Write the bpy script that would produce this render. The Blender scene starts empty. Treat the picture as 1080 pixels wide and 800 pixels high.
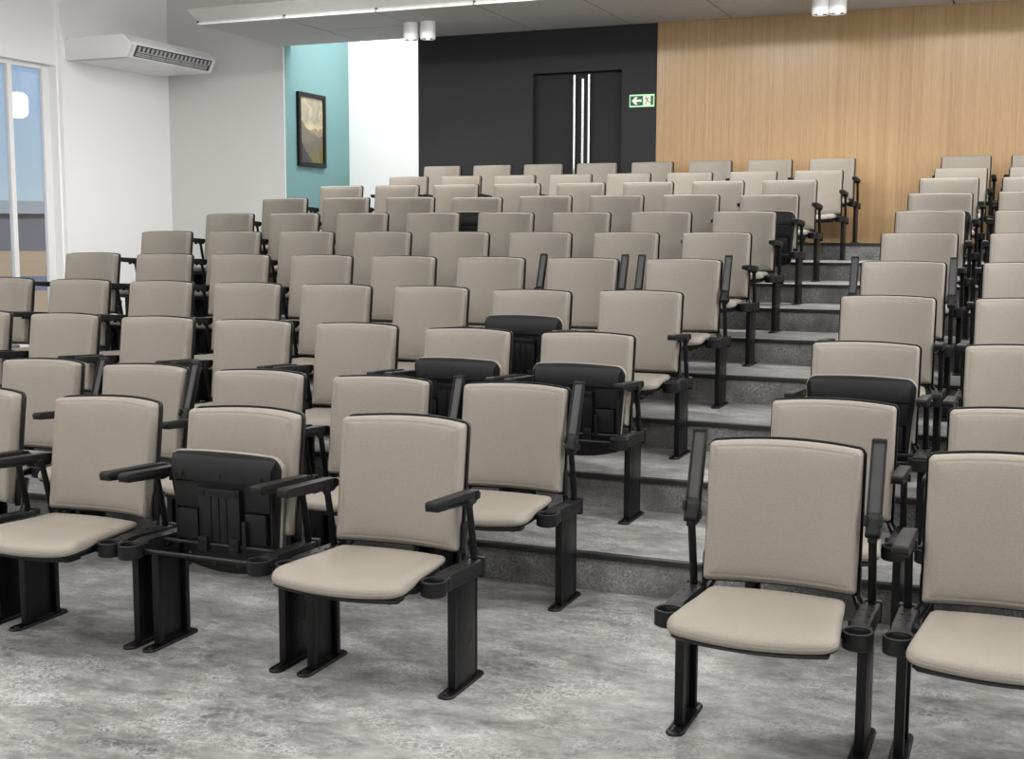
import bpy, bmesh, math, random
from mathutils import Vector, Matrix
random.seed(4)
S = bpy.context.scene
C = S.collection
PI = math.pi

# ------------------------------------------------------------------ helpers
def link(name, bm, mats, parent=None, smooth=None, loc=None):
    me = bpy.data.meshes.new(name)
    bmesh.ops.recalc_face_normals(bm, faces=bm.faces)
    bm.to_mesh(me); bm.free()
    for m in (mats if isinstance(mats, (list, tuple)) else [mats]):
        me.materials.append(m)
    o = bpy.data.objects.new(name, me); C.objects.link(o)
    if parent is not None: o.parent = parent
    if loc is not None: o.location = loc
    if smooth is not None:
        for p in me.polygons: p.use_smooth = True
        me.set_sharp_from_angle(angle=math.radians(smooth))
    return o

def empty(name, loc, label=None, cat=None, group=None):
    o = bpy.data.objects.new(name, None); C.objects.link(o); o.location = loc
    o.empty_display_size = .1
    return tag(o, label, cat, group)

def tag(o, label=None, cat=None, group=None, kind=None):
    if label: o['label'] = label
    if cat: o['category'] = cat
    if group: o['group'] = group
    if kind: o['kind'] = kind
    return o

def box(bm, x0, x1, y0, y1, z0, z1, mi=0, bev=0, seg=2):
    r = bmesh.ops.create_cube(bm, size=1)
    vs = r['verts']
    for v in vs:
        v.co = Vector((x0+(v.co.x+.5)*(x1-x0), y0+(v.co.y+.5)*(y1-y0), z0+(v.co.z+.5)*(z1-z0)))
    fs = set(f for v in vs for f in v.link_faces)
    for f in fs: f.material_index = mi
    if bev:
        es = list(set(e for v in vs for e in v.link_edges))
        r = bmesh.ops.bevel(bm, geom=es, offset=bev, segments=seg, affect='EDGES', profile=.6)
        for f in r['faces']: f.material_index = mi
    return vs

def loft(bm, rings, cap0=True, cap1=True, mi=0):
    """rings: list of equally long lists of points, closed loops"""
    R = [[bm.verts.new(p) for p in ring] for ring in rings]
    n = len(R[0])
    for a, b in zip(R, R[1:]):
        for i in range(n):
            f = bm.faces.new((a[i], a[(i+1) % n], b[(i+1) % n], b[i])); f.material_index = mi
    if cap0: bm.faces.new(R[0][::-1]).material_index = mi
    if cap1: bm.faces.new(R[-1]).material_index = mi
    return R

def tube(bm, pts, r, n=10, mi=0, ry=None):
    """round (or oval) bar through points"""
    pts = [Vector(p) for p in pts]
    rings = []
    for i, p in enumerate(pts):
        t = (pts[min(i+1, len(pts)-1)] - pts[max(i-1, 0)]).normalized()
        a = Vector((1, 0, 0)) if abs(t.x) < .8 else Vector((0, 1, 0))
        b = t.cross(a).normalized(); a = b.cross(t).normalized()
        rr = r[i] if isinstance(r, (list, tuple)) else r
        r2 = rr if ry is None else ry
        rings.append([p + a*math.cos(2*PI*k/n)*rr + b*math.sin(2*PI*k/n)*r2 for k in range(n)])
    loft(bm, rings, mi=mi)

def cyl(bm, c, r, h, n=24, axis='Z', mi=0, r2=None):
    c = Vector(c); r2 = r if r2 is None else r2
    ax = {'X': (Vector((0,1,0)), Vector((0,0,1)), Vector((1,0,0))), 'Y': (Vector((0,0,1)), Vector((1,0,0)), Vector((0,1,0))), 'Z': (Vector((1,0,0)), Vector((0,1,0)), Vector((0,0,1)))}[axis]
    rings = []
    for rr, t in ((r, 0), (r2, h)):
        rings.append([c + ax[2]*t + (ax[0]*math.cos(2*PI*k/n)+ax[1]*math.sin(2*PI*k/n))*rr for k in range(n)])
    loft(bm, rings, mi=mi)

def lathe(bm, prof, c, n=28, mi=0, cap0=False, cap1=False):
    c = Vector(c)
    rings = [[c + Vector((r*math.cos(2*PI*k/n), r*math.sin(2*PI*k/n), z)) for k in range(n)] for r, z in prof]
    loft(bm, rings, cap0, cap1, mi)

def prism(bm, prof, x0, x1, mi=0, bev=0, plane='YZ'):
    """extrude a closed (y,z) outline along x (or (x,z) along y for plane 'XZ')"""
    if plane == 'YZ':
        A = [(x0, a, b) for a, b in prof]; B = [(x1, a, b) for a, b in prof]
    else:
        A = [(a, x0, b) for a, b in prof]; B = [(a, x1, b) for a, b in prof]
    R = loft(bm, [A, B], mi=mi)
    vs = [v for r in R for v in r]
    if bev:
        es = list(set(e for v in vs for e in v.link_edges))
        bmesh.ops.bevel(bm, geom=es, offset=bev, segments=2, affect='EDGES', profile=.6)
    return vs

def rrect(w, h, r, k=5, nx=10, ny=8, r_low=None):
    """rounded rectangle outline centred at 0 in x, 0..h in s, dense sides, counter-clockwise"""
    rl = r if r_low is None else r_low
    pts = []
    def arc(cx, cy, rr, a0):
        for i in range(k+1):
            a = a0 + PI/2*i/k
            pts.append((cx+rr*math.cos(a), cy+rr*math.sin(a)))
    def side(p, q, n):
        for i in range(1, n):
            pts.append((p[0]+(q[0]-p[0])*i/n, p[1]+(q[1]-p[1])*i/n))
    arc(w/2-r, h-r, r, 0);      side((w/2-r, h), (-w/2+r, h), nx)
    arc(-w/2+r, h-r, r, PI/2);  side((-w/2, h-r), (-w/2, rl), ny)
    arc(-w/2+rl, rl, rl, PI);   side((-w/2+rl, 0), (w/2-rl, 0), nx)
    arc(w/2-rl, rl, rl, 1.5*PI); side((w/2, rl), (w/2, h-r), ny)
    return pts

# ------------------------------------------------------------------ materials
def mat(name, col, rough=.5, metal=0, spec=.5, bump=None, coat=0):
    m = bpy.data.materials.new(name); m.use_nodes = True
    nt = m.node_tree; b = nt.nodes['Principled BSDF']
    b.inputs['Base Color'].default_value = (*col, 1); b.inputs['Roughness'].default_value = rough
    b.inputs['Metallic'].default_value = metal; b.inputs['Specular IOR Level'].default_value = spec
    b.inputs['Coat Weight'].default_value = coat
    if bump: add_bump(m, *bump)
    return m
def node(m, t, **k):
    n = m.node_tree.nodes.new(t)
    for a, v in k.items(): setattr(n, a, v)
    return n
def lk(m, a, b): m.node_tree.links.new(a, b)
def coords(m, scale=(1, 1, 1), src='Object'):
    tc = node(m, 'ShaderNodeTexCoord'); mp = node(m, 'ShaderNodeMapping'); mp.inputs['Scale'].default_value = scale
    lk(m, tc.outputs[src], mp.inputs['Vector']); return mp.outputs['Vector']
def noise(m, vec, scale, detail=4, rough=.5, dist=0):
    n = node(m, 'ShaderNodeTexNoise'); n.inputs['Scale'].default_value = scale; n.inputs['Detail'].default_value = detail
    n.inputs['Roughness'].default_value = rough; n.inputs['Distortion'].default_value = dist
    lk(m, vec, n.inputs['Vector']); return n.outputs['Fac']
def ramp(m, fac, stops):
    r = node(m, 'ShaderNodeValToRGB'); e = r.color_ramp.elements
    while len(e) < len(stops): e.new(.5)
    for el, (p, c) in zip(e, stops):
        el.position = p; el.color = (*c, 1) if len(c) == 3 else c
    lk(m, fac, r.inputs['Fac']); return r.outputs['Color']
def mix(m, fac, a, b, mode='MIX'):
    n = node(m, 'ShaderNodeMix', data_type='RGBA', blend_type=mode)
    for s, v in ((n.inputs[0], fac), (n.inputs[6], a), (n.inputs[7], b)):
        if hasattr(v, 'is_linked'): lk(m, v, s)
        elif isinstance(v, tuple): s.default_value = (*v, 1)
        else: s.default_value = v
    return n.outputs[2]
def math_(m, op, a, b=0.0):
    n = node(m, 'ShaderNodeMath', operation=op)
    for s, v in zip(n.inputs, (a, b)):
        if hasattr(v, 'is_linked'): lk(m, v, s)
        else: s.default_value = v
    return n.outputs[0]
def add_bump(m, scale, strength, dist=.002, vec=None, detail=3):
    v = vec or coords(m)
    b = node(m, 'ShaderNodeBump'); b.inputs['Strength'].default_value = strength; b.inputs['Distance'].default_value = dist
    lk(m, noise(m, v, scale, detail), b.inputs['Height'])
    lk(m, b.outputs['Normal'], m.node_tree.nodes['Principled BSDF'].inputs['Normal'])
def base(m): return m.node_tree.nodes['Principled BSDF'].inputs['Base Color']

# beige leatherette
LEATHER = mat('beige_leatherette', (.32, .292, .251), .52, 0, .3)
v = coords(LEATHER)
lk(LEATHER, ramp(LEATHER, noise(LEATHER, v, 260, 3, .7), [(.3, (.205, .183, .155)), (.7, (.257, .230, .195))]), base(LEATHER))
add_bump(LEATHER, 420, .25, .0012, v)
PLASTIC = mat('black_plastic', (.0065, .0065, .007), .45, 0, .25, (500, .12, .0008))
SHELL = mat('black_shell_plastic', (.007, .007, .0075), .5, 0, .22, (350, .1, .0008))
METAL = mat('black_powder_coated_steel', (.005, .005, .0055), .4, 0, .25, (700, .08, .0006))
INSET = mat('charcoal_armrest_recess', (.03, .03, .031), .45, 0, .5)
HOLE = mat('screw_hole_black', (.003, .003, .003), .8)
STEEL = mat('polished_steel', (.62, .62, .63), .25, 1)
WHITE_PLASTIC = mat('white_plastic', (.8, .8, .8), .4)
WHITE_METAL = mat('white_enamel', (.86, .86, .86), .35)
GRILLE_DARK = mat('grille_dark', (.05, .05, .055), .6)
GRILLE_GREY = mat('grille_grey', (.45, .45, .45), .5)

def wall_paint(name, col, amp=.04, scale=180):
    m = mat(name, col, .75, 0, .25)
    v = coords(m)
    lo = tuple(max(0, c*(1-amp)) for c in col); hi = tuple(min(1, c*(1+amp)) for c in col)
    lk(m, ramp(m, noise(m, v, scale, 3, .7), [(.35, lo), (.65, hi)]), base(m))
    add_bump(m, scale*1.3, .15, .002, v)
    return m
P_WHITE = wall_paint('white_wall_paint', (.9, .9, .895))
P_GREY = wall_paint('pale_grey_wall', (.62, .615, .6))  # even grey, darker than the white of the left wall
P_TEAL = wall_paint('teal_wall_paint', (.145, .265, .27))
P_BLACK = wall_paint('charcoal_wall_paint', (.024, .024, .0255))
P_DOOR = wall_paint('charcoal_door_paint', (.017, .017, .0185))
P_CEIL = wall_paint('grey_mineral_ceiling_tile', (.50, .495, .485), .1, 90)
P_FASCIA = wall_paint('pale_grey_fascia_paint', (.66, .655, .64))

# concrete-look vinyl floor
FLOOR = mat('mottled_grey_concrete_floor', (.4, .4, .4), .42, 0, .45)
v = coords(FLOOR, (1.0, 1.7, 1)); v2 = coords(FLOOR)
a = noise(FLOOR, v, 1.2, 6, .6, .4)
b_ = noise(FLOOR, v, 7.0, 12, .78, .4)
c_ = noise(FLOOR, v2, 60, 6, .75)
s = math_(FLOOR, 'ADD', math_(FLOOR, 'MULTIPLY', a, .42), math_(FLOOR, 'MULTIPLY', b_, .58))
col = ramp(FLOOR, s, [(.37, (.07, .07, .068)), (.46, (.165, .163, .158)), (.54, (.265, .262, .255)), (.63, (.43, .43, .428))])
warm = ramp(FLOOR, noise(FLOOR, v, 2.2, 5, .6), [(.5, (1, 1, 1)), (.75, (1.0, .92, .86))])
col = mix(FLOOR, .6, col, warm, 'MULTIPLY')
dn = node(FLOOR, 'ShaderNodeTexNoise'); dn.inputs['Scale'].default_value = 22; dn.inputs['Detail'].default_value = 5; lk(FLOOR, v2, dn.inputs['Vector'])
wv = mix(FLOOR, .09, v2, dn.outputs['Color'], 'ADD')
vor = node(FLOOR, 'ShaderNodeTexVoronoi', feature='DISTANCE_TO_EDGE'); vor.inputs['Scale'].default_value = 42; lk(FLOOR, wv, vor.inputs['Vector'])
vorb = node(FLOOR, 'ShaderNodeTexVoronoi', feature='DISTANCE_TO_EDGE'); vorb.inputs['Scale'].default_value = 17; lk(FLOOR, wv, vorb.inputs['Vector'])
crack = ramp(FLOOR, vor.outputs['Distance'], [(.02, (1, 1, 1)), (.16, (0, 0, 0))])
crackb = ramp(FLOOR, vorb.outputs['Distance'], [(.01, (1, 1, 1)), (.1, (0, 0, 0))])
patch = ramp(FLOOR, noise(FLOOR, v, 2.4, 8, .72), [(.47, (0, 0, 0)), (.6, (1, 1, 1))])
patchb = ramp(FLOOR, noise(FLOOR, v, 1.7, 8, .72), [(.35, (1, 1, 1)), (.5, (0, 0, 0))])
col = mix(FLOOR, math_(FLOOR, 'MULTIPLY', math_(FLOOR, 'MULTIPLY', crack, patch), .45), col, (.60, .60, .60))
col = mix(FLOOR, math_(FLOOR, 'MULTIPLY', math_(FLOOR, 'MULTIPLY', crackb, patchb), .4), col, (.52, .52, .52))
col = mix(FLOOR, math_(FLOOR, 'MULTIPLY', ramp(FLOOR, c_, [(.5, (0, 0, 0)), (.68, (1, 1, 1))]), .4), col, (.10, .10, .096))
lk(FLOOR, col, base(FLOOR)); add_bump(FLOOR, 30, .12, .003, v2, 6)
# darker flecked stair risers
RISER = mat('flecked_dark_grey_riser', (.14, .14, .14), .6, 0, .3)
v = coords(RISER)
col = ramp(RISER, noise(RISER, v, 3.2, 7, .65, .5), [(.35, (.098, .096, .092)), (.65, (.225, .219, .21))])
vor = node(RISER, 'ShaderNodeTexVoronoi', feature='DISTANCE_TO_EDGE'); vor.inputs['Scale'].default_value = 48
dn = node(RISER, 'ShaderNodeTexNoise'); dn.inputs['Scale'].default_value = 14; lk(RISER, v, dn.inputs['Vector'])
lk(RISER, mix(RISER, .1, v, dn.outputs['Color'], 'ADD'), vor.inputs['Vector'])
crack = ramp(RISER, vor.outputs['Distance'], [(.0, (1, 1, 1)), (.1, (0, 0, 0))])
patch = ramp(RISER, noise(RISER, v, 6, 5, .6), [(.42, (0, 0, 0)), (.6, (1, 1, 1))])
col = mix(RISER, math_(RISER, 'MULTIPLY', math_(RISER, 'MULTIPLY', crack, patch), .7), col, (.44, .44, .43))
col = mix(RISER, math_(RISER, 'MULTIPLY', ramp(RISER, noise(RISER, v, 75, 5, .75), [(.5, (0, 0, 0)), (.68, (1, 1, 1))]), .5), col, (.06, .06, .058))
lk(RISER, col, base(RISER))
NOSING = mat('black_rubber_nosing', (.012, .012, .012), .5)

# oak veneer, vertical grain
WOOD = mat('light_oak_veneer', (.6, .4, .22), .3, 0, .5)
v = coords(WOOD, (1, 1, .035)); vb = coords(WOOD, (1, 1, .006))
g1 = noise(WOOD, vb, 34, 6, .75); g2 = noise(WOOD, v, 150, 4, .75); g3 = noise(WOOD, vb, 3.5, 3, .5)
s = math_(WOOD, 'ADD', math_(WOOD, 'MULTIPLY', g1, .6), math_(WOOD, 'MULTIPLY', g2, .4))
col = ramp(WOOD, s, [(.3, (.245, .145, .067)), (.46, (.345, .217, .104)), (.6, (.42, .28, .146)), (.75, (.275, .168, .078))])
col = mix(WOOD, .5, col, ramp(WOOD, g3, [(.35, (.86, .84, .8)), (.65, (1.0, 1.0, 1.0))]), 'MULTIPLY')
lk(WOOD, col, base(WOOD))

GLASS = bpy.data.materials.new('window_glass'); GLASS.use_nodes = True
nt = GLASS.node_tree; nt.nodes.remove(nt.nodes['Principled BSDF'])
tr = node(GLASS, 'ShaderNodeBsdfTransparent'); tr.inputs['Color'].default_value = (.93, .96, .98, 1)
gl = node(GLASS, 'ShaderNodeBsdfGlossy'); gl.inputs['Roughness'].default_value = .03
lw = node(GLASS, 'ShaderNodeLayerWeight'); lw.inputs['Blend'].default_value = .5
mx = node(GLASS, 'ShaderNodeMixShader')
lk(GLASS, math_(GLASS, 'ADD', math_(GLASS, 'MULTIPLY', math_(GLASS, 'POWER', lw.outputs['Facing'], 5.0), .4), .03), mx.inputs[0]); lk(GLASS, tr.outputs[0], mx.inputs[1]); lk(GLASS, gl.outputs[0], mx.inputs[2])
lk(GLASS, mx.outputs[0], nt.nodes['Material Output'].inputs['Surface'])

def emit(name, col, strength):
    m = mat(name, col, .5)
    b = m.node_tree.nodes['Principled BSDF']
    b.inputs['Emission Color'].default_value = (*col, 1); b.inputs['Emission Strength'].default_value = strength
    return m
LENS = emit('lit_lamp_lens', (1, .96, .9), 2.0)
GLOBE = emit('glowing_white_globe', (1, 1, 1), 1.3)

# ------------------------------------------------------------------ measured layout
ROW_Y = {1: 0, 2: 1.038, 3: 1.945, 4: 2.827, 5: 3.712, 6: 4.596, 7: 5.474, 8: 6.358, 9: 7.329, 10: 8.833, 11: 9.7}
ROW_Z = {1: 0, 2: 0, 3: .16, 4: .321, 5: .48, 6: .644, 7: .801, 8: .959, 9: 1.107, 10: 1.262, 11: 1.424}
NOSE = {3: 1.103, 4: 1.986, 5: 2.86, 6: 3.745, 7: 4.63, 8: 5.508, 9: 6.392, 10: 7.363, 11: 8.9}
LEFT = {1: [.005, -.644, -1.269, -1.935],
        2: [-.006, -.646, -1.278, -1.918, -2.546],
        3: [-.002, -.641, -1.279, -1.918, -2.553, -3.213, -3.87],
        4: [-.001, -.642, -1.277, -1.915, -2.55, -3.21, -3.871, -4.518],
        5: [.006, -.646, -1.278, -1.914, -2.547, -3.211, -3.865, -4.523],
        6: [-.002, -.639, -1.277, -1.913, -2.548, -3.21, -3.869, -4.523],
        7: [-.003, -.638, -1.276, -1.911, -2.554, -3.207, -3.868, -4.523],
        8: [.005, -.636, -1.275, -1.911, -2.556, -3.21, -3.869, -4.524],
        9: [-.01, -.643, -1.287, -1.935, -2.574, -3.213, -3.851, -4.48],
        10: [.001, -.64, -1.29, -1.936, -2.576, -3.214, -3.848, -4.493],
        11: [.002, -.645, -1.288, -1.935, -2.575, -3.216, -3.849, -4.489]}
RIGHT = {1: [1.308, 1.954], 2: [1.302, 1.951], 3: [1.307, 1.956], 4: [1.305, 1.955], 5: [1.294, 1.954], 6: [1.303, 1.955],
         7: [1.301, 1.954], 8: [1.304, 1.951], 9: [1.304, 1.953], 10: [1.315, 1.973], 11: [1.315, 1.974]}
FOLDED = {('L', 1, 1), ('L', 3, 0), ('L', 3, 1), ('L', 4, 1), ('L', 8, 0), ('L', 8, 4), ('R', 3, 0), ('R', 8, 0)}
RAISED = {('L', 2, 0), ('L', 2, 3), ('L', 5, 0), ('L', 5, 1), ('R', 1, 0), ('R', 5, 0)}

YB = 10.1          # back wall plane
XW = -8.705        # left wall plane
XT = -6.925        # end of the pale grey wall, corner of the corridor
XBK, XWD = -5.018, -2.017   # charcoal wall / oak wall boundaries
XR = 5.2           # right wall (outside the frame)
YF = -8.0          # front of the hall (behind the camera)
ZC = 3.851         # underside of the lowered ceiling
ZT = 5.2           # main ceiling
ZTOP = ROW_Z[11]
YC = 11.75         # end of the corridor

# ------------------------------------------------------------------ the room
def structure(name, bm, mats, parent=None, smooth=None):
    o = link(name, bm, mats, parent, smooth)
    if parent is None: tag(o, kind='structure')
    return o

# level floor, and the seating tiers as one stepped mesh (treads and risers) ending at the left-hand aisle
X0, X1 = -4.98, XR
bm = bmesh.new()
box(bm, XW-.25, XR, YF, YC+.1, -.2, 0)
prof = [(NOSE[3], -.02)]
for r in range(3, 12):
    prof += [(NOSE[r], ROW_Z[r]), (NOSE[r+1] if r < 11 else YB+.15, ROW_Z[r])]
prof += [(YB+.15, -.02)]
A = [bm.verts.new((X0, y, z)) for y, z in prof]; B = [bm.verts.new((X1, y, z)) for y, z in prof]
n = len(A)
for i in range(n):
    j = (i+1) % n
    f = bm.faces.new((A[i], A[j], B[j], B[i]))
    f.material_index = 1 if abs(A[i].co.y-A[j].co.y) < 1e-5 else 0
for f in (bm.faces.new(A[::-1]), bm.faces.new(B)): f.material_index = 1
structure('floor', bm, [FLOOR, RISER])
for k, r in enumerate(range(3, 12)):
    bm = bmesh.new()
    box(bm, X0, X1, NOSE[r]-.012, NOSE[r]+.028, ROW_Z[r]-.021, ROW_Z[r]+.003, bev=.003)
    structure('trim_%d' % (k+1), bm, NOSING)

# left wall: window bay slightly set back, then a plain length holding the air conditioner
YBAY = 8.097; XBAY = XW-.05; YREV = 8.065; ZHEAD = 3.455; ZSILL = .42; XG = XBAY-.125; YWIN0 = 2.2
bm = bmesh.new()
box(bm, XW-.25, XW, YBAY, YB, -.2, ZT)                               # plain length
box(bm, XW-.25, XBAY, YREV, YBAY, -.2, ZT)                           # bay return
box(bm, XW-.25, XBAY, YWIN0, YREV, ZHEAD, ZT)                        # over the window
box(bm, XW-.25, XBAY, YWIN0, YREV, -.2, ZSILL)                       # under the window
box(bm, XW-.25, XBAY, YF, YWIN0, -.2, ZT)
structure('wall_left', bm, P_WHITE)
# window
bm = bmesh.new()
fw = .1
box(bm, XG-.04, XG+.02, YREV-fw, YREV, ZSILL, ZHEAD, bev=.004)
box(bm, XG-.04, XG+.02, YWIN0, YWIN0+fw, ZSILL, ZHEAD, bev=.004)
box(bm, XG-.04, XG+.02, YWIN0+fw, YREV-fw, ZHEAD-.05, ZHEAD, bev=.004)
box(bm, XG-.04, XG+.02, YWIN0+fw, YREV-fw, ZSILL, ZSILL+.07, bev=.004)
win = structure('window_1', bm, WHITE_METAL)
bm = bmesh.new(); box(bm, XG-.005, XG+.035, YREV-fw-.03, YREV-.035, ZSILL+.01, ZHEAD-.01, bev=.004)
link('jamb_bead', bm, WHITE_METAL, win)
for yy in (7.435, 6.1, 4.8, 3.5):
    bm = bmesh.new(); box(bm, XG-.03, XG+.025, yy-.034, yy+.034, ZSILL+.05, ZHEAD-.04, bev=.004)
    link('mullion', bm, WHITE_METAL, win)
edges = [YWIN0+fw, 3.5, 4.8, 6.1, 7.435, YREV-fw]
for a0, a1 in zip(edges, edges[1:]):
    bm = bmesh.new(); box(bm, XG-.012, XG-.006, a0, a1, ZSILL+.05, ZHEAD-.04)
    link('pane', bm, GLASS, win)

# back wall: pale grey, corridor opening, charcoal, oak
bm = bmesh.new(); box(bm, XW-.25, XT-.2, YB, YB+.2, -.2, ZT); box(bm, XT-.2, XT, YB, YB+.02, -.2, ZT)
box(bm, XT, XBK, YB, YB+.2, ZC+.06, ZT)
structure('wall_back_grey', bm, P_GREY)
bm = bmesh.new(); box(bm, XT-.2, XT, YB+.02, YC, -.2, ZT)
structure('wall_corridor_teal', bm, P_TEAL)
bm = bmesh.new(); box(bm, XT-.2, XBK+.25, YC, YC+.2, -.2, ZT)
structure('wall_corridor_white', bm, P_WHITE)
bm = bmesh.new(); box(bm, XBK, XBK+.2, YB+.25, YC, -.2, ZT)
structure('wall_corridor_side', bm, P_WHITE)
DX0, DX1, DZ = -3.521, -2.433, 3.362
bm = bmesh.new()
box(bm, XBK, DX0, YB, YB+.25, -.2, ZT)
box(bm, DX1, XWD, YB, YB+.25, ZTOP-.3, ZT)
box(bm, DX0, DX1, YB, YB+.25, DZ, ZT)
structure('wall_back_charcoal', bm, P_BLACK)
bm = bmesh.new(); box(bm, XWD, XR, YB-.012, YB+.2, ZTOP-.3, ZT)
structure('wall_back_oak', bm, WOOD)
# double door, set back, with upright bar handles
xm = -2.93
for k, (a0, a1, hx) in enumerate(((DX0, xm, -3.021), (xm, DX1, -2.842))):
    bm = bmesh.new(); box(bm, a0+.003, a1-.003, YB+.09, YB+.14, ZTOP, DZ-.004, bev=.003)
    dr = structure('door_%d' % (k+1), bm, P_DOOR)
    bm = bmesh.new(); tube(bm, [(hx, YB+.045, ZTOP+.12), (hx, YB+.045, DZ-.03)], .017, 12)
    h = link('bar_handle', bm, STEEL, dr, 40)
    for zz in (ZTOP+.25, ZTOP+1.0, DZ-.2):
        bm = bmesh.new(); cyl(bm, (hx, YB+.05, zz), .009, .045, 10, 'Y'); link('standoff', bm, STEEL, h, 40)
bm = bmesh.new(); box(bm, xm-.015, xm+.015, YB+.078, YB+.092, ZTOP+.02, DZ-.07, bev=.004)  # bright strip standing in for light in the gap between the leaves
structure('trim_10', bm, STEEL)

# right and front walls and the main ceiling (outside the frame)
bm = bmesh.new(); box(bm, XR, XR+.2, YF, YB+.2, -.2, ZT); structure('wall_right', bm, P_WHITE)
bm = bmesh.new(); box(bm, XW-.25, XR+.2, YF-.2, YF, -.2, ZT); structure('wall_front', bm, P_WHITE)
bm = bmesh.new(); box(bm, XW-.25, XR+.2, YF-.2, YC+.2, ZT, ZT+.15); structure('ceiling', bm, P_WHITE)

# lowered ceiling along the back wall
YI = 8.33
bm = bmesh.new()
prism(bm, [(YI+.02, ZC+.04), (YB-.012, ZC+.04), (YB-.012, ZC+.16), (YI-.15, ZC+.16), (YI-.19, ZC+.135)], XT, XR, 0)
px_ = [XT+1.148*k for k in range(12)]; py_ = [YI, YI+.885, YB-.012]
for i in range(11):
    for j in range(2):
        a0, a1 = px_[i], min(px_[i+1], XR)
        if a1-a0 < .05: continue
        box(bm, a0+.011, a1-.011, py_[j]+.011, py_[j+1]-.011, ZC, ZC+.05, 1, bev=.004)
        box(bm, a0-.011, a0+.011, py_[j], py_[j+1], ZC+.03, ZC+.045, 3); box(bm, a0, a1, py_[j+1]-.011, py_[j+1], ZC+.03, ZC+.045, 3)
# bright lip along the front edge of the tiles
for i in range(11):
    a0, a1 = px_[i], min(px_[i+1], XR)
    if a1-a0 < .05: continue
    box(bm, a0+.012, a1-.012, YI-.012, YI+.004, ZC+.002, ZC+.02, 2)
structure('ceiling_lowered', bm, [P_FASCIA, P_CEIL, WHITE_METAL, GRILLE_DARK])

# ------------------------------------------------------------------ chair meshes
HW = .23
BASE = Vector((0, -.058, .437)); TOPP = Vector((0, 0, .862))
UP = (TOPP-BASE).normalized(); NF = Vector((0, -UP.z, UP.y))       # NF: out of the back's front face, towards the sitter
HB = (TOPP-BASE).length
def back_pt(x, s_, d):
    t = max(-1.2, min(1.2, x/HW))
    q = BASE + UP*(s_ + .015*(1-t*t)*max(0, s_/HB)) + NF*(d - .068*(1-t*t))
    return Vector((x, q.y, q.z))
def ring_back(inset, d, grow=0.0):
    w, h = 2*HW+2*grow, HB+2*grow
    pts = rrect(w-2*inset, h-2*inset, max(.015+grow-inset*.3, .006), r_low=max(.011+grow-inset*.25, .005))
    return [back_pt(x, s_+inset-grow, d) for x, s_ in pts]
def back_cushion_mesh():
    bm = bmesh.new()
    prof = [(.003, 0), (0, .006), (.001, .046), (.003, .054), (.007, .0605), (.0125, .0645), (.0175, .0665), (.0192, .0659), (.0209, .0671), (.03, .0695), (.05, .0715), (.08, .073), (.12, .0735), (.16, .0735), (.205, .0735)]
    loft(bm, [ring_back(i, d) for i, d in prof], cap0=False)
    return bm
def back_shell_mesh():
    bm = bmesh.new()
    prof = [(.014, .006), (0, .006), (-.001, .001), (0, -.012), (.006, -.017), (.03, -.021), (.09, -.024), (.16, -.025), (.205, -.025)]
    loft(bm, [ring_back(i, d, .0075) for i, d in prof], cap0=False)
    # lower lip and side ears that carry the hinge arms
    for sx in (-1, 1):
        pts = []
        for s_, e in ((-.012, .006), (-.012, .012), (.085, .012), (.10, .006)):
            pts.append((s_, e))
        A = [back_pt(sx*(HW-.01), s_, -.016) for s_ in (-.012, .095)]
        ring0 = [back_pt(sx*(HW+.004), -.012, -.016), back_pt(sx*(HW+.009), -.010, -.016), back_pt(sx*(HW+.009), .08, -.016), back_pt(sx*(HW+.004), .1, -.016)]
        ring1 = [p + NF*.03 for p in ring0]
        loft(bm, [ring0, ring1])
    return bm

# seat: built with its origin on the pivot
PIV = Vector((0, -.185, .388))
def seat_hw(y):
    k = [(-.09, .200), (-.2, .212), (-.32, .221), (-.42, .231), (-.50, .238), (-.60, .238)]
    for (a0, b0), (a1, b1) in zip(k, k[1:]):
        if y <= a0 and y >= a1:
            return b0 + (b1-b0)*(a0-y)/(a0-a1)
    return k[0][1] if y > k[0][0] else k[-1][1]
def seat_outline(inset):
    """plan outline, counter-clockwise, fixed number of points"""
    pts = []
    YR, N = -.085, 14
    # right side rear -> front
    ys = [YR - .052 - (.412-.052-.02)*i/N for i in range(N+1)]        # to about -.49
    YK = YR - .040                                                    # rear edge is a shallow arc
    arc = [(x, YR - .022*(x/.165)**2) for x in (.03, .06, .09, .12, .145, .165)]
    rear_c = [(.172+.028*math.sin(a), YK+.016*math.cos(a)) for a in (.25, PI/4, PI/2.6)]
    right = arc + rear_c + [(seat_hw(y), y) for y in ys]
    # rounded front corner into a bowed front edge
    cx, cy = .238-.042, ys[-1]
    corner = [(cx+.042*math.cos(a), cy-.05*math.sin(a)-.004*(1-math.cos(a))) for a in [PI/2*i/7 for i in range(1, 7)]]
    fr = []
    for i in range(0, 9):
        x = cx - .0 - cx*i/8
        fr.append((x, cy-.054 - .008*(1-(x/cx)**2)))
    half = right + corner + fr
    full = [(0, YR)] + [(x, y) for x, y in half] + [(-x, y) for x, y in half[::-1][1:]]
    # inset towards a spine
    out = []
    for x, y in full:
        yc = max(-.37, min(-.27, y)); d = Vector((0-x, yc-y)); L = max(abs(x), abs(y-yc), 1e-4)
        # approximate inward normal by blending towards the centre block
        sxn = max(0, 1 - inset/max(.24, 1e-3)); 
        x2 = x*sxn
        yc2 = -.32
        y2 = yc2 + (y-yc2)*max(0, 1 - inset/.235)
        out.append((x2, y2))
    return out
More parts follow.
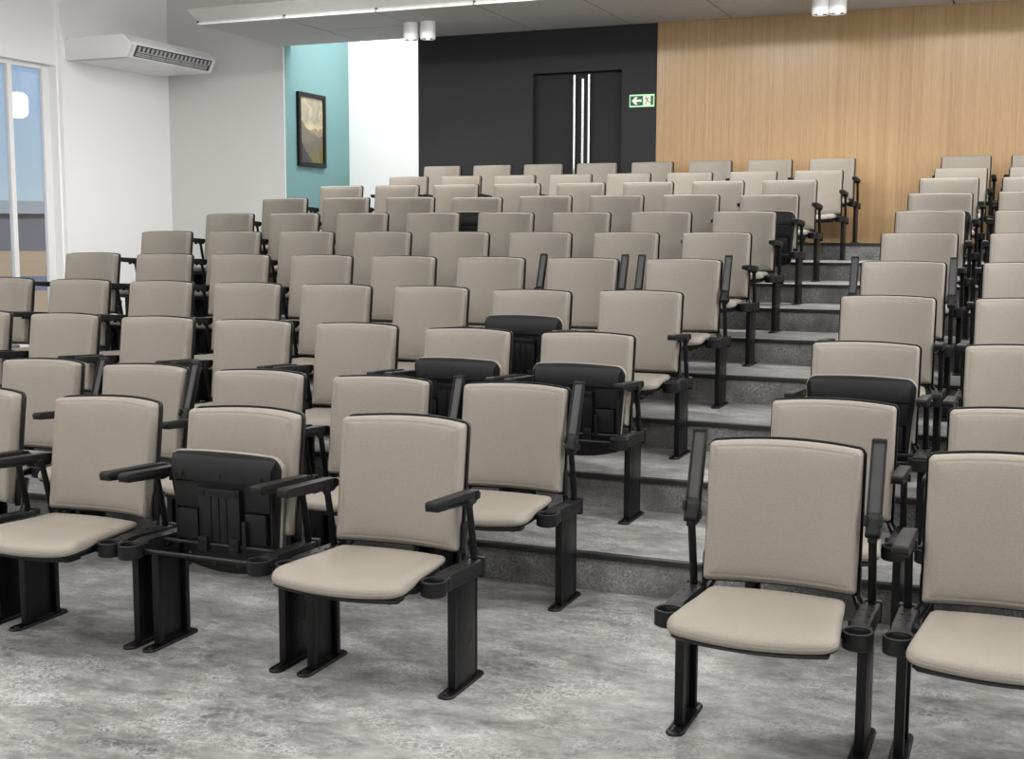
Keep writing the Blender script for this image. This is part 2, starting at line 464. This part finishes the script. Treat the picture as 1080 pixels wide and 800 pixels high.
def lerp_tab(k, y):
    if y >= k[0][0]: return k[0][1]
    for (a0, b0), (a1, b1) in zip(k, k[1:]):
        if a1 <= y <= a0: 
            t = (a0-y)/(a0-a1); t = t*t*(3-2*t)
            return b0 + (b1-b0)*t
    return k[-1][1]
ZTP = [(-.08, .438), (-.22, .436), (-.36, .441), (-.45, .442), (-.54, .432), (-.60, .418)]
ZBT = [(-.08, .413), (-.22, .409), (-.34, .407), (-.44, .396), (-.60, .389)]
def dish(x, y):
    w = .35 + .65*max(0, min(1, (-y-.1)/.35))
    return w*(.006 - .016*(1-min(1, (x/.238)**2)))
def seat_cushion_mesh():
    bm = bmesh.new()
    prof = [(.004, 0), (.0005, .06), (-.0005, .30), (-.0002, .355), (.0020, .385), (.0002, .415), (.0025, .6), (.007, .74), (.014, .86), (.024, .945), (.038, .995), (.06, 1.02), (.09, 1.02), (.13, 1.0), (.17, .98), (.205, .97)]
    rings = []
    for ins, f in prof:
        ring = []
        for (x, y), (xo, yo) in zip(seat_outline(ins), seat_outline(0)):
            zt, zb = lerp_tab(ZTP, y), lerp_tab(ZBT, y)
            ring.append(Vector((x, y, zb + (zt-zb)*f + dish(x, y))) - PIV)
        rings.append(ring)
    loft(bm, rings)
    return bm
def seat_pan_mesh():
    bm = bmesh.new()
    prof = [(.012, .006), (.004, .005), (.003, 0), (.004, -.004), (.009, -.007), (.02, -.009), (.032, -.013), (.06, -.018), (.12, -.020), (.2, -.020)]
    rings = []
    for ins, dz in prof:
        ring = []
        for x, y in seat_outline(ins):
            ring.append(Vector((x, y, lerp_tab(ZBT, y)+dz+dish(x, y))) - PIV)
        rings.append(ring)
    loft(bm, rings)
    # raised front band with three screw holes
    n = 16
    def band(xs, y0, y1, z0, z1, t0, t1):
        A = []
        for i in range(n+1):
            x = -xs + 2*xs*i/n
            A.append([Vector((x*t, y-.006*(1-(x/.24)**2), z+dish(x*t, y)))-PIV for (y, z, t) in ((y0, z0, 1), (y0+.036, z1, .95), (y1-.004, z1, .93), (y1, z0+.006, .92))])
        loft(bm, A)
    band(.220, -.518, -.424, .386, .364, 1, 1)
    for x in (-.165, 0, .165):
        c = Vector((x, -.455, .3575+dish(x, -.455))) - PIV
        cyl(bm, c, .0095, .008, 14, 'Z', 1)
    # thin embossed rectangle in the middle of the band
    for xa, xb, ya, yb in ((-.036, .036, -.541, -.5395), (-.036, .036, -.5085, -.507), (-.036, -.0345, -.54, -.508), (.0345, .036, -.54, -.508)):
        pass
    # stepped side fields
    for sx in (-1, 1):
        a, b = sorted((sx*.095, sx*.2))
        box(bm, a-PIV.x, b-PIV.x, -.425-PIV.y, -.33-PIV.y, .370-PIV.z, .392-PIV.z, bev=.004)
        a, b = sorted((sx*.1, sx*.185))
        box(bm, a-PIV.x, b-PIV.x, -.325-PIV.y, -.215-PIV.y, .362-PIV.z, .39-PIV.z, bev=.004)
        cyl(bm, Vector((sx*.150, -.16, .3755))-PIV, .007, .004, 12, 'Z', 1)
        cyl(bm, Vector((sx*.05, -.125, .3825))-PIV, .007, .004, 12, 'Z', 1)
        # narrow upright cheeks along the sides
        a, b = sorted((sx*.196, sx*.205))
        box(bm, a, b, -.43-PIV.y, -.17-PIV.y, .376-PIV.z, .402-PIV.z, bev=.003)
    return bm
def hinge_plate_mesh():
    bm = bmesh.new()
    y0, y1, z = -.408-PIV.y, -.215-PIV.y, .352-PIV.z
    xs = [-.085, -.033, -.03, .0, .003, .033, .036, .085]
    box(bm, -.085, .085, y0, y1, z+.004, z+.018, bev=.002)
    # plate face split by three pressed grooves
    box(bm, -.085, .085, y0, y0+.03, z, z+.006, bev=.002)
    for a, b in ((-.085, -.035), (-.031, -.002), (.002, .031), (.035, .085)):
        box(bm, a, b, y0+.028, y1, z, z+.006, bev=.0015)
    for sx in (-1, 1):
        cyl(bm, (sx*.068, y0+.016, z-.004), .007, .005, 14)
        # clips around the pivot rod
        box(bm, sx*.065-.02, sx*.065+.02, y1-.02, y1+.035, z-.016, z+.012, bev=.008)
        cyl(bm, (sx*.065, y1+.005, z-.018), .007, .004, 12)
    # spring lever at one side
    box(bm, .095, .112, y1-.085, y1+.012, z-.006, z+.014, bev=.004)
    return bm

def leg_mesh(sx):
    """outer web with a front and a rear flange, top plate; sx = +1 for the right leg"""
    bm = bmesh.new()
    xo, xi = sx*.2685+sx*.014, sx*.2685-sx*.014
    a, b = sorted((xo, xo-sx*.007))
    box(bm, a, b, -.205, -.05, .012, .375, bev=.002)                   # web
    a, b = sorted((xo, xi))
    box(bm, a, b, -.222, -.196, .01, .375, bev=.003)                   # front flange
    box(bm, a, b, -.062, -.040, .01, .375, bev=.003)                   # rear flange
    # inner pressed panel with an L-shaped slot
    a, b = sorted((xo-sx*.006, xo-sx*.011))
    box(bm, a, b, -.185, -.075, .03, .36, bev=.002)
    a, b = sorted((xo+sx*.0006, xo-sx*.002))
    box(bm, a, b, -.098, -.093, .145, .185, 1); box(bm, a, b, -.118, -.093, .142, .147, 1)
    return bm
def foot_mesh(sx):
    bm = bmesh.new()
    xc = sx*.2685
    def cap(w, y0, y1, z, n=8):
        r = w/2
        return ([(xc+r*math.cos(PI*i/n), y1-r+r*math.sin(PI*i/n), z) for i in range(n+1)] +
                [(xc-r*math.cos(PI*i/n), y0+r-r*math.sin(PI*i/n), z) for i in range(n+1)])
    loft(bm, [cap(.056, -.288, .004, 0), cap(.056, -.288, .004, .005), cap(.050, -.285, .001, .009), cap(.038, -.278, -.006, .009), cap(.034, -.276, -.008, .006)])
    for y in (-.258, -.024):
        cyl(bm, (xc, y, .006), .0125, .006, 14, r2=.0105); cyl(bm, (xc, y, .012), .007, .004, 6)
    return bm
def cup_mesh(sx):
    """bracket arm on the leg with a ring-shaped cup holder in front"""
    bm = bmesh.new()
    xc = sx*.2685; yc = -.352; R, r = .0428, .0355; z0, z1 = .365, .416; n = 32
    lathe(bm, [(r, z0+.008), (r, z1-.002), (r+.002, z1), (R-.002, z1), (R, z1-.002), (R, z0+.004), (R-.006, z0), (.012, z0), (.002, z0), (.002, z0+.006), (r-.004, z0+.006), (r, z0+.008)], (xc, yc, 0), n)
    # arm from ring to rear
    prof = [(-.318, .366), (-.318, .413), (-.26, .417), (-.03, .408), (-.014, .402), (-.012, .345), (-.03, .345), (-.04, .362)]
    prism(bm, prof, xc-.027, xc+.027, bev=.004)
    # neck widening to the ring
    box(bm, xc-.035, xc+.035, -.325, -.285, .368, .412, bev=.008)
    # rear clamp
    box(bm, xc-.031, xc+.031, -.03, -.006, .345, .413, bev=.005)
    # bosses with screws on top
    for dx in (-.013, .013):
        cyl(bm, (xc+dx, -.20, .412), .006, .004, 12); cyl(bm, (xc+dx, -.13, .410), .005, .004, 12)
    # pivot stub towards the seat
    cyl(bm, (xc-sx*.026, PIV.y, PIV.z), .014, .02, 16, 'X') if sx < 0 else cyl(bm, (xc-.046, PIV.y, PIV.z), .014, .02, 16, 'X')
    return bm
APIV = Vector((0, -.092, .632))
def post_mesh(sx):
    bm = bmesh.new()
    xc = sx*.272
    tube(bm, [(xc, -.044, .395), (xc, -.052, .45), (xc, -.075, .55), (xc, -.090, .612)], .0125, 14, ry=.0105)
    prism(bm, [(APIV.y-.014, .606), (APIV.y-.014, .640), (APIV.y+.012, .6535), (APIV.y+.038, .651), (APIV.y+.055, .638), (APIV.y+.05, .618), (APIV.y+.03, .606)], xc-.0135, xc+.0135, bev=.003)
    prism(bm, [(APIV.y+.016, .620), (APIV.y+.016, .6535), (APIV.y+.038, .651), (APIV.y+.055, .638), (APIV.y+.05, .620)], xc-.0215, xc+.0215, bev=.003)
    return bm
def armrest_mesh():
    """origin at pivot, lying along -y"""
    bm = bmesh.new()
    prof = [(.014, -.012), (.014, .022), (-.27, .037), (-.283, .033), (-.285, .018), (-.272, .014), (-.06, -.003), (-.045, -.014), (.004, -.020)]
    prism(bm, prof, -.0215, .0215, bev=.004)
    return bm
def arm_tray_mesh():
    """underside frame of the armrest: raised rim, recess and the hinge claws"""
    bm = bmesh.new()
    def zz(y): return .014 + (y+.272)/(.272-.06)*(-.017)
    def bar(xa, xb, ya, yb, d0, d1):
        vs = box(bm, xa, xb, ya, yb, 0, 1)
        for v_ in vs:
            v_.co.z = zz(v_.co.y) + (d1 if v_.co.z > .5 else d0)
    bar(-.0215, -.0165, -.276, -.06, -.008, .004); bar(.0165, .0215, -.276, -.06, -.008, .004)
    bar(-.0215, .0215, -.279, -.272, -.008, .004)
    for sx in (-1, 1):
        a, b = sorted((sx*.016, sx*.027))
        box(bm, a, b, -.052, -.018, -.026, .004, bev=.004)
    return bm
def arm_recess_mesh():
    bm = bmesh.new()
    def zz(y): return .014 + (y+.272)/(.272-.06)*(-.017)
    vs = box(bm, -.0165, .0165, -.272, -.062, 0, 1)
    for v_ in vs: v_.co.z = zz(v_.co.y) + (.004 if v_.co.z > .5 else -.0015)
    return bm
def bracket_mesh(sx):
    """bent steel bar from the back shell down to the bracket arm"""
    bm = bmesh.new()
    tube(bm, [(sx*.212, .022, .52), (sx*.220, -.006, .45), (sx*.230, -.026, .428), (sx*.247, -.052, .408), (sx*.256, -.075, .388)], .0075, 10)
    tube(bm, [(sx*.196, .03, .52), (sx*.204, .006, .45), (sx*.214, -.012, .418), (sx*.232, -.045, .385), (sx*.256, -.08, .375)], .0065, 10)
    return bm
def rod_mesh(y, z, r):
    bm = bmesh.new(); tube(bm, [(-.249, y, z), (.249, y, z)], r, 12); return bm

def mesh_of(name, bm, mats, smooth=35):
    o = link(name, bm, mats, None, smooth); me = o.data
    bpy.data.objects.remove(o); return me
M = {}
M['backrest'] = mesh_of('backrest', back_shell_mesh(), SHELL)
M['backrest_cushion'] = mesh_of('backrest_cushion', back_cushion_mesh(), LEATHER, 60)
M['seat'] = mesh_of('seat', seat_pan_mesh(), [SHELL, HOLE])
M['seat_cushion'] = mesh_of('seat_cushion', seat_cushion_mesh(), LEATHER, 60)
M['hinge_plate'] = mesh_of('hinge_plate', hinge_plate_mesh(), METAL)
for sx in (-1, 1):
    M['leg', sx] = mesh_of('leg', leg_mesh(sx), [METAL, HOLE])
    M['foot', sx] = mesh_of('foot_plate', foot_mesh(sx), METAL)
    M['cup', sx] = mesh_of('cup_holder', cup_mesh(sx), PLASTIC)
    M['post', sx] = mesh_of('armrest_post', post_mesh(sx), METAL)
    M['bracket', sx] = mesh_of('back_bracket', bracket_mesh(sx), METAL)
M['arm'] = mesh_of('armrest', armrest_mesh(), PLASTIC)
M['tray'] = mesh_of('armrest_rim', arm_tray_mesh(), PLASTIC)
M['recess'] = mesh_of('armrest_recess', arm_recess_mesh(), INSET)
M['rod_front'] = mesh_of('cross_rod', rod_mesh(-.318, .386, .0085), METAL)
M['rod_pivot'] = mesh_of('pivot_rod', rod_mesh(PIV.y-.008, PIV.z+.012, .0075), METAL)

def put(name, me, parent, loc=(0, 0, 0), rx=0):
    o = bpy.data.objects.new(name, me); C.objects.link(o); o.parent = parent; o.location = loc
    o.rotation_euler = (rx, 0, 0); return o
ORD = ['', 'second', 'third', 'fourth', 'fifth', 'sixth', 'seventh', 'eighth']
ROWN = {1: 'front row', 2: 'second row', 3: 'third row', 4: 'fourth row', 5: 'fifth row', 6: 'sixth row', 7: 'seventh row',
        8: 'eighth row', 9: 'ninth row', 10: 'tenth row', 11: 'back row'}
def make_chair(blk, r, c, x):
    key = (blk, r, c)
    fold, up = key in FOLDED, key in RAISED
    state = ', seat folded up' if fold else (', both armrests raised' if up else '')
    place = 'at the aisle end' if c == 0 else '%s from the aisle' % ORD[c]
    if blk == 'R' and c == 1: place = 'second from the aisle'
    label = 'beige auditorium chair%s, %s, %s, %s of the aisle' % (state, place, ROWN[r], 'left' if blk == 'L' else 'right')
    if c > 0: label = label.replace(' of the aisle', ' block').replace('%s from the aisle' % ORD[c], '%s from the aisle' % ORD[c])
    t = empty('auditorium_chair', (x, ROW_Y[r], ROW_Z[r]), label, 'chair', 'beige auditorium chairs in tiered rows')
    bk = put('backrest', M['backrest'], t, (0, 0, -.008 if fold else 0)); put('backrest_cushion', M['backrest_cushion'], bk)
    st = put('seat', M['seat'], t, PIV + (Vector((0, .025, -.006)) if fold else Vector()), math.radians(-89) if fold else 0)
    put('seat_cushion', M['seat_cushion'], st)
    if fold: put('hinge_plate', M['hinge_plate'], st)
    for sx in (-1, 1):
        lg = put('leg', M['leg', sx], t); put('foot_plate', M['foot', sx], lg)
        put('cup_holder', M['cup', sx], t)
        ps = put('armrest_post', M['post', sx], t)
        ar = put('armrest', M['arm'], t, (sx*.272, APIV.y, APIV.z), math.radians(-106) if up else 0)
        put('armrest_rim', M['tray'], ar); put('armrest_recess', M['recess'], ar)
        put('back_bracket', M['bracket', sx], t)
    put('cross_rod', M['rod_front'], t)
    if fold: put('pivot_rod', M['rod_pivot'], t)
    return t
for r in LEFT:
    for c, x in enumerate(LEFT[r]): make_chair('L', r, c, x)
for r in RIGHT:
    for c, x in enumerate(RIGHT[r]): make_chair('R', r, c, x)

# ------------------------------------------------------------------ air conditioner
AY0, AY1 = 8.19, 9.80
ac = empty('air_conditioner', (XW, AY0, 3.52), 'white wall-mounted air conditioner with dark front grille in the left corner', 'air conditioner')
def acp(o): o.location = (-XW, -AY0, -3.52); return o
bm = bmesh.new()
prof = [(XW+.002, 3.54), (XW+.03, 3.522), (XW+.87, 3.522), (XW+.90, 3.535), (XW+.972, 3.67), (XW+.965, 3.69), (XW+.855, 3.785), (XW+.84, 3.788), (XW+.04, 3.788), (XW+.002, 3.74)]
prism(bm, prof, AY0, AY1, bev=.006, plane='XZ')
acp(link('casing', bm, WHITE_PLASTIC, ac, 30))
bm = bmesh.new()   # end cheek, a touch proud
prism(bm, [(x, z) for x, z in prof], AY0-.012, AY0+.05, bev=.01, plane='XZ')
acp(link('end_cover', bm, WHITE_PLASTIC, ac, 30))
# grille on the sloping front: coordinates along the slope
P0 = Vector((XW+.902, 0, 3.540)); P1 = Vector((XW+.970, 0, 3.668)); dS = (P1-P0); nS = Vector((dS.z, 0, -dS.x)).normalized(); LS = dS.length; dS.normalize()
def slope_box(bm, y0, y1, s0, s1, d0, d1, mi=0):
    pts = []
    for d in (d0, d1):
        for s_, y in ((s0, y0), (s1, y0), (s1, y1), (s0, y1)):
            p = P0 + dS*s_ + nS*d; pts.append(Vector((p.x, y, p.z)))
    loft(bm, [pts[:4], pts[4:]], mi=mi)
bm = bmesh.new(); slope_box(bm, AY0+.085, AY1-.075, .004, LS-.001, -.004, .003)
gr = acp(link('grille', bm, GRILLE_DARK, ac))
nf = 18
for k in range(nf):
    y = AY0+.13+(AY1-AY0-.27)*k/(nf-1)
    bm = bmesh.new(); slope_box(bm, y-.004, y+.030, LS*.54, LS*.90, .002, .012)
    link('vertical_vane', bm, GRILLE_GREY, gr)
for s0 in (.13, .27, .43):
    bm = bmesh.new()
    for k in range(5):
        y0 = AY0+.12+(AY1-AY0-.24)*k/5
        slope_box(bm, y0, y0+(AY1-AY0-.24)/5-.02, LS*s0, LS*s0+.011, .002, .014)
    link('louvre', bm, GRILLE_GREY if s0 != .31 else WHITE_PLASTIC, gr)

# ------------------------------------------------------------------ framed picture on the teal wall
PY0, PY1, PZ0, PZ1 = 10.385, 11.062, 2.378, 3.33
ART = mat('landscape_print', (.4, .35, .25), .35)
tc = node(ART, 'ShaderNodeTexCoord'); sp = node(ART, 'ShaderNodeSeparateXYZ'); lk(ART, tc.outputs['Generated'], sp.inputs[0])
hy, hz = sp.outputs[1], sp.outputs[2]
n1 = noise(ART, tc.outputs['Generated'], 3.2, 5, .55); n2 = noise(ART, tc.outputs['Generated'], 9, 6, .6); n3 = noise(ART, tc.outputs['Generated'], 5, 4, .6, 1.5)
sky = mix(ART, ramp(ART, n3, [(.35, (0, 0, 0)), (.7, (1, 1, 1))]), (.20, .185, .14), (.42, .36, .235))
sky = mix(ART, ramp(ART, hz, [(.5, (1, 1, 1)), (.62, (0, 0, 0))]), sky, (.50, .38, .20))
def layer(colr, h0, amp, nz, slope, under):
    h = math_(ART, 'ADD', math_(ART, 'MULTIPLY', nz, amp), math_(ART, 'ADD', math_(ART, 'MULTIPLY', hy, slope), h0))
    return mix(ART, math_(ART, 'LESS_THAN', hz, h), under, colr)
pic = layer((.22, .17, .11), .36, .3, n1, .02, sky)
pic = layer((.13, .105, .075), .50, .28, n1, -.34, pic)
pic = layer((.10, .085, .06), .03, .35, n1, .24, pic)
pic = layer(mix(ART, n2, (.02, .022, .016), (.20, .17, .03)), -.16, .4, n2, .22, pic)
pic = layer((.022, .022, .022), .22, .25, n2, -.62, pic)
lk(ART, pic, base(ART))
pf = empty('framed_picture', (XT, (PY0+PY1)/2, PZ0), 'narrow black-framed mountain landscape hanging on the teal wall', 'picture')
def at_pf(o): o.location = (-XT, -(PY0+PY1)/2, -PZ0); return o
FRAME = mat('black_picture_frame', (.006, .005, .0045), .5, 0, .25)
bm = bmesh.new(); f_ = .055
box(bm, XT+.002, XT+.045, PY0, PY0+f_, PZ0, PZ1, bev=.004); box(bm, XT+.002, XT+.045, PY1-f_, PY1, PZ0, PZ1, bev=.004)
box(bm, XT+.002, XT+.045, PY0+f_, PY1-f_, PZ0, PZ0+f_, bev=.004); box(bm, XT+.002, XT+.045, PY0+f_, PY1-f_, PZ1-f_, PZ1, bev=.004)
at_pf(link('frame', bm, FRAME, pf))
bm = bmesh.new(); box(bm, XT+.004, XT+.022, PY0+f_-.005, PY1-f_+.005, PZ0+f_-.005, PZ1-f_+.005)
at_pf(link('print', bm, ART, pf))

# ------------------------------------------------------------------ exit sign
SX0, SX1, SZ0, SZ1 = -2.338, -2.046, 2.935, 3.075
G_PALE = mat('pale_green_sign_face', (.52, .86, .50), .5); G_DARK = mat('dark_green_sign_panel', (.006, .085, .036), .5); G_WHITE = mat('cream_white_sign_print', (.86, .95, .74), .5)
es = empty('exit_sign', (SX0, YB, SZ0), 'green and white exit sign with left arrow and running figure on charcoal wall', 'sign')
def at_es(o): o.location = (-SX0, -YB, -SZ0); return o
SW, SH = SX1-SX0, SZ1-SZ0
def sp_(u, w): return (SX0+u*SW, SZ0+w*SH)
def flat(bm, pts, y0, y1):
    A = [(*sp_(*p), ) for p in pts]
    loft(bm, [[(a, YB+y0, b) for a, b in A], [(a, YB+y1, b) for a, b in A]])
bm = bmesh.new(); flat(bm, [(0, 0), (1, 0), (1, 1), (0, 1)], -.008, -.001); at_es(link('plate', bm, G_PALE, es))
bm = bmesh.new(); flat(bm, [(.04, .12), (.545, .12), (.545, .88), (.04, .88)], -.010, -.007); at_es(link('arrow_panel', bm, G_DARK, es))
bm = bmesh.new(); flat(bm, [(.10, .5), (.235, .8), (.33, .8), (.265, .595), (.49, .595), (.49, .42), (.265, .42), (.33, .2), (.235, .2)], -.012, -.009); at_es(link('arrow', bm, G_WHITE, es))
bm = bmesh.new(); flat(bm, [(.58, .12), (.95, .12), (.95, .88), (.58, .88)], -.0095, -.007); at_es(link('figure_panel', bm, G_WHITE, es))
bm = bmesh.new(); flat(bm, [(.855, .14), (.955, .14), (.955, .86), (.855, .86)], -.011, -.009); at_es(link('doorway', bm, G_DARK, es))
bm = bmesh.new()
def limb(p, q, w):
    d = Vector((q[0]-p[0], (q[1]-p[1])*SH/SW)).normalized(); nx, ny = -d.y*w, d.x*w*SW/SH
    flat(bm, [(p[0]+nx, p[1]+ny), (p[0]-nx, p[1]-ny), (q[0]-nx, q[1]-ny), (q[0]+nx, q[1]+ny)], -.0115, -.009)
flat(bm, [(.668+.024*math.cos(2*PI*k/10), .80+.05*math.sin(2*PI*k/10)) for k in range(10)], -.0115, -.009)
limb((.68, .72), (.735, .46), .022); limb((.735, .5), (.80, .36), .015); limb((.80, .38), (.84, .30), .012)
limb((.72, .48), (.67, .36), .015); limb((.67, .37), (.655, .16), .013)
limb((.69, .70), (.77, .72), .011); limb((.77, .72), (.82, .60), .011); limb((.68, .70), (.61, .58), .011)
at_es(link('running_figure', bm, G_DARK, es))

# ------------------------------------------------------------------ cylinder spotlights under the lowered ceiling
LAMPS = [(-4.595, 9.085, 'left cylinder of the white spotlight pair before the charcoal wall'), (-4.385, 9.09, 'right cylinder of the white spotlight pair before the charcoal wall'),
         (-.075, 9.10, 'left cylinder of the white spotlight pair before the oak wall'), (.09, 9.105, 'right cylinder of the white spotlight pair before the oak wall')]
for x, y, lab in LAMPS:
    t = empty('ceiling_spotlight', (x, y, ZC), lab, 'ceiling light', 'white cylinder ceiling spotlights')
    R_ = .086
    bm = bmesh.new(); lathe(bm, [(.002, 0), (R_, 0), (R_, -.178), (R_-.003, -.19), (R_-.014, -.19), (R_-.016, -.183), (R_-.03, -.15), (.002, -.15)], (0, 0, 0), 32)
    link('housing', bm, WHITE_METAL, t, 35)
    bm = bmesh.new(); lathe(bm, [(.002, -.152), (.032, -.152), (.034, -.176), (.02, -.186), (.002, -.187)], (0, 0, 0), 20)
    link('lens', bm, LENS, t, 35)
    bm = bmesh.new(); lathe(bm, [(R_-.018, -.1825), (R_-.032, -.151), (.04, -.151)], (0, 0, 0), 28)
    link('reflector', bm, GRILLE_DARK, t, 35)

# ------------------------------------------------------------------ outside the window
SAND = mat('orange_sand', (.60, .36, .20), .9); v = coords(SAND)
lk(SAND, ramp(SAND, noise(SAND, v, .08, 4), [(.3, (.52, .31, .14)), (.7, (.62, .39, .20))]), base(SAND))
ASPH = mat('grey_asphalt', (.20, .20, .22), .9); FARW = mat('grey_rendered_wall', (.21, .205, .22), .9); ROOFP = mat('pale_roof', (.42, .46, .48), .8)
bm = bmesh.new(); box(bm, -500, XW-.6, -200, 900, -.7, -.5); structure('ground_outside', bm, SAND)
# road across the view, laid square to the sight line through the window
dirv = Vector((-.66, .75, 0)).normalized(); sidev = Vector((dirv.y, -dirv.x, 0)); cam0 = Vector((1.9755, -3.8316, 0))
def strip(name, d0, d1, z0, z1, m, w=260):
    bm = bmesh.new()
    A = [cam0+dirv*d0-sidev*w, cam0+dirv*d0+sidev*w, cam0+dirv*d1+sidev*w, cam0+dirv*d1-sidev*w]
    loft(bm, [[(p.x, p.y, z0) for p in A], [(p.x, p.y, z1) for p in A]])
    return link(name, bm, m)
tag(strip('road_outside', 47, 62, -.5, -.48, ASPH), kind='structure')
fb = strip('long_building', 150, 175, -.5, 3.6, FARW)
tag(fb, 'long low grey building across the sand seen through the window', 'building')
bm = bmesh.new()
A = [cam0+dirv*149.5-sidev*261, cam0+dirv*149.5+sidev*261, cam0+dirv*176+sidev*261, cam0+dirv*176-sidev*261]
loft(bm, [[(p.x, p.y, 3.6) for p in A], [(p.x, p.y, 5.0) for p in A]])
link('roof', bm, ROOFP, fb)
# round white glowing shape on a cord outside the glass
gx, gy, gz = -9.35, 8.06, 3.02
gt = empty('white_glow_shape', (gx, gy, gz), 'round white shape glowing outside the left window', 'lamp')
bm = bmesh.new(); lathe(bm, [(.002, -.155), (.06, -.148), (.10, -.125), (.118, -.09), (.12, -.04), (.12, .04), (.118, .09), (.10, .125), (.06, .148), (.002, .155)], (0, 0, 0), 28)
link('globe', bm, GLOBE, gt, 60)
bm = bmesh.new(); tube(bm, [(0, 0, .15), (0, 0, 1.6)], .002, 6); link('cord', bm, WHITE_METAL, gt)
bm = bmesh.new(); box(bm, XW-1.4, XW-.25, 2, 9.2, gz+1.55, gz+1.7); structure('ceiling_eave', bm, P_WHITE)

# ------------------------------------------------------------------ light
def area(name, loc, sx, sy, power, col=(1, 1, 1), rot=(0, 0, 0), spread=PI):
    l = bpy.data.lights.new(name, 'AREA'); l.shape = 'RECTANGLE'; l.size = sx; l.size_y = sy; l.energy = power; l.color = col; l.spread = spread
    o = bpy.data.objects.new(name, l); C.objects.link(o); o.location = loc; o.rotation_euler = rot; return o
for x, kx in ((-6.6, .9), (-3.8, .9), (-1.0, .9), (2.4, .9)):
    for y, z, p in ((-6.6, ZT-.05, 22), (-4.2, ZT-.05, 48), (-1.6, ZT-.05, 64), (1.2, ZT-.05, 22)):
        area('ceiling_luminaire', (x, y, z), 1.2, .6, p*kx, (1, .985, .96))
for x in (-5.3, -3.2, -1.0, 1.2, 3.4):       # row in front of the lowered ceiling
    area('ceiling_luminaire', (x, 7.2, 4.05), 1.2, .3, 62, (1, .985, .96))
# fill light added at the right wall, beyond the frame, brightening the left side
area('right_hand_fill', (XR-.06, 2.0, 3.3), 2.2, 6.5, 260, (1, .99, .98), (0, math.radians(90), 0))
for x, y, lab in LAMPS:
    l = bpy.data.lights.new('spot_beam', 'SPOT'); l.energy = 22; l.spot_size = 1.9; l.spot_blend = .8; l.shadow_soft_size = .05; l.color = (1, .97, .92)
    o = bpy.data.objects.new('spot_beam', l); C.objects.link(o); o.location = (x, y, ZC-.2)
for x in (2.2, 4.4):      # the row of lamps carries on to the right
    l = bpy.data.lights.new('spot_beam', 'SPOT'); l.energy = 22; l.spot_size = 1.9; l.spot_blend = .8; l.shadow_soft_size = .05; l.color = (1, .97, .92)
    o = bpy.data.objects.new('spot_beam', l); C.objects.link(o); o.location = (x, 9.1, ZC-.2)
area('corridor_fill', (-5.4, 10.7, ZT-.1), .8, .8, 58, (1, 1, 1))  # added fill that brightens the corridor walls, no fixture modelled
l = bpy.data.lights.new('sun', 'SUN'); l.energy = 1.7; l.angle = .01; l.color = (1, .95, .88)
o = bpy.data.objects.new('sun', l); C.objects.link(o); o.location = (20, 0, 30); o.rotation_euler = (math.radians(20), math.radians(38), 0)

W = bpy.data.worlds.new('sky'); S.world = W; W.use_nodes = True
nt = W.node_tree; bg = nt.nodes['Background']
tc = nt.nodes.new('ShaderNodeTexCoord'); sp = nt.nodes.new('ShaderNodeSeparateXYZ'); rp = nt.nodes.new('ShaderNodeValToRGB')
nt.links.new(tc.outputs['Generated'], sp.inputs[0]); nt.links.new(sp.outputs[2], rp.inputs[0]); nt.links.new(rp.outputs[0], bg.inputs[0])
e = rp.color_ramp.elements
e[0].position = 0; e[0].color = (.52, .58, .62, 1); e[1].position = 1; e[1].color = (.18, .30, .54, 1)
for p, c in ((.04, (.42, .52, .60)), (.14, (.28, .39, .58))):
    el = e.new(p); el.color = (*c, 1)
bg.inputs[1].default_value = .8

# ------------------------------------------------------------------ camera
cam = bpy.data.cameras.new('camera'); co = bpy.data.objects.new('camera', cam); C.objects.link(co)
yaw, pitch, roll, fpx = .3915, .1160, .0030, 1323.468
cam.sensor_fit = 'HORIZONTAL'; cam.sensor_width = 36; cam.lens = fpx/1080*36
cam.shift_x = -(539.79-540)/1080; cam.shift_y = (401.117-400)/1080
cam.clip_start = .05; cam.clip_end = 2000
f = Vector((-math.sin(yaw)*math.cos(pitch), math.cos(yaw)*math.cos(pitch), -math.sin(pitch)))
rv = Vector((math.cos(yaw), math.sin(yaw), 0)); uv = rv.cross(f)
c_, s_ = math.cos(roll), math.sin(roll)
rv, uv = rv*c_+uv*s_, uv*c_-rv*s_
m = Matrix((rv, uv, -f)).transposed().to_4x4(); m.translation = (1.9755, -3.8316, 1.5015)
co.matrix_world = m
S.camera = co
S.view_settings.view_transform = 'Standard'; S.view_settings.look = 'None'
S.view_settings.exposure = 0.45; S.view_settings.gamma = 1.0; S.view_settings.use_curve_mapping = False
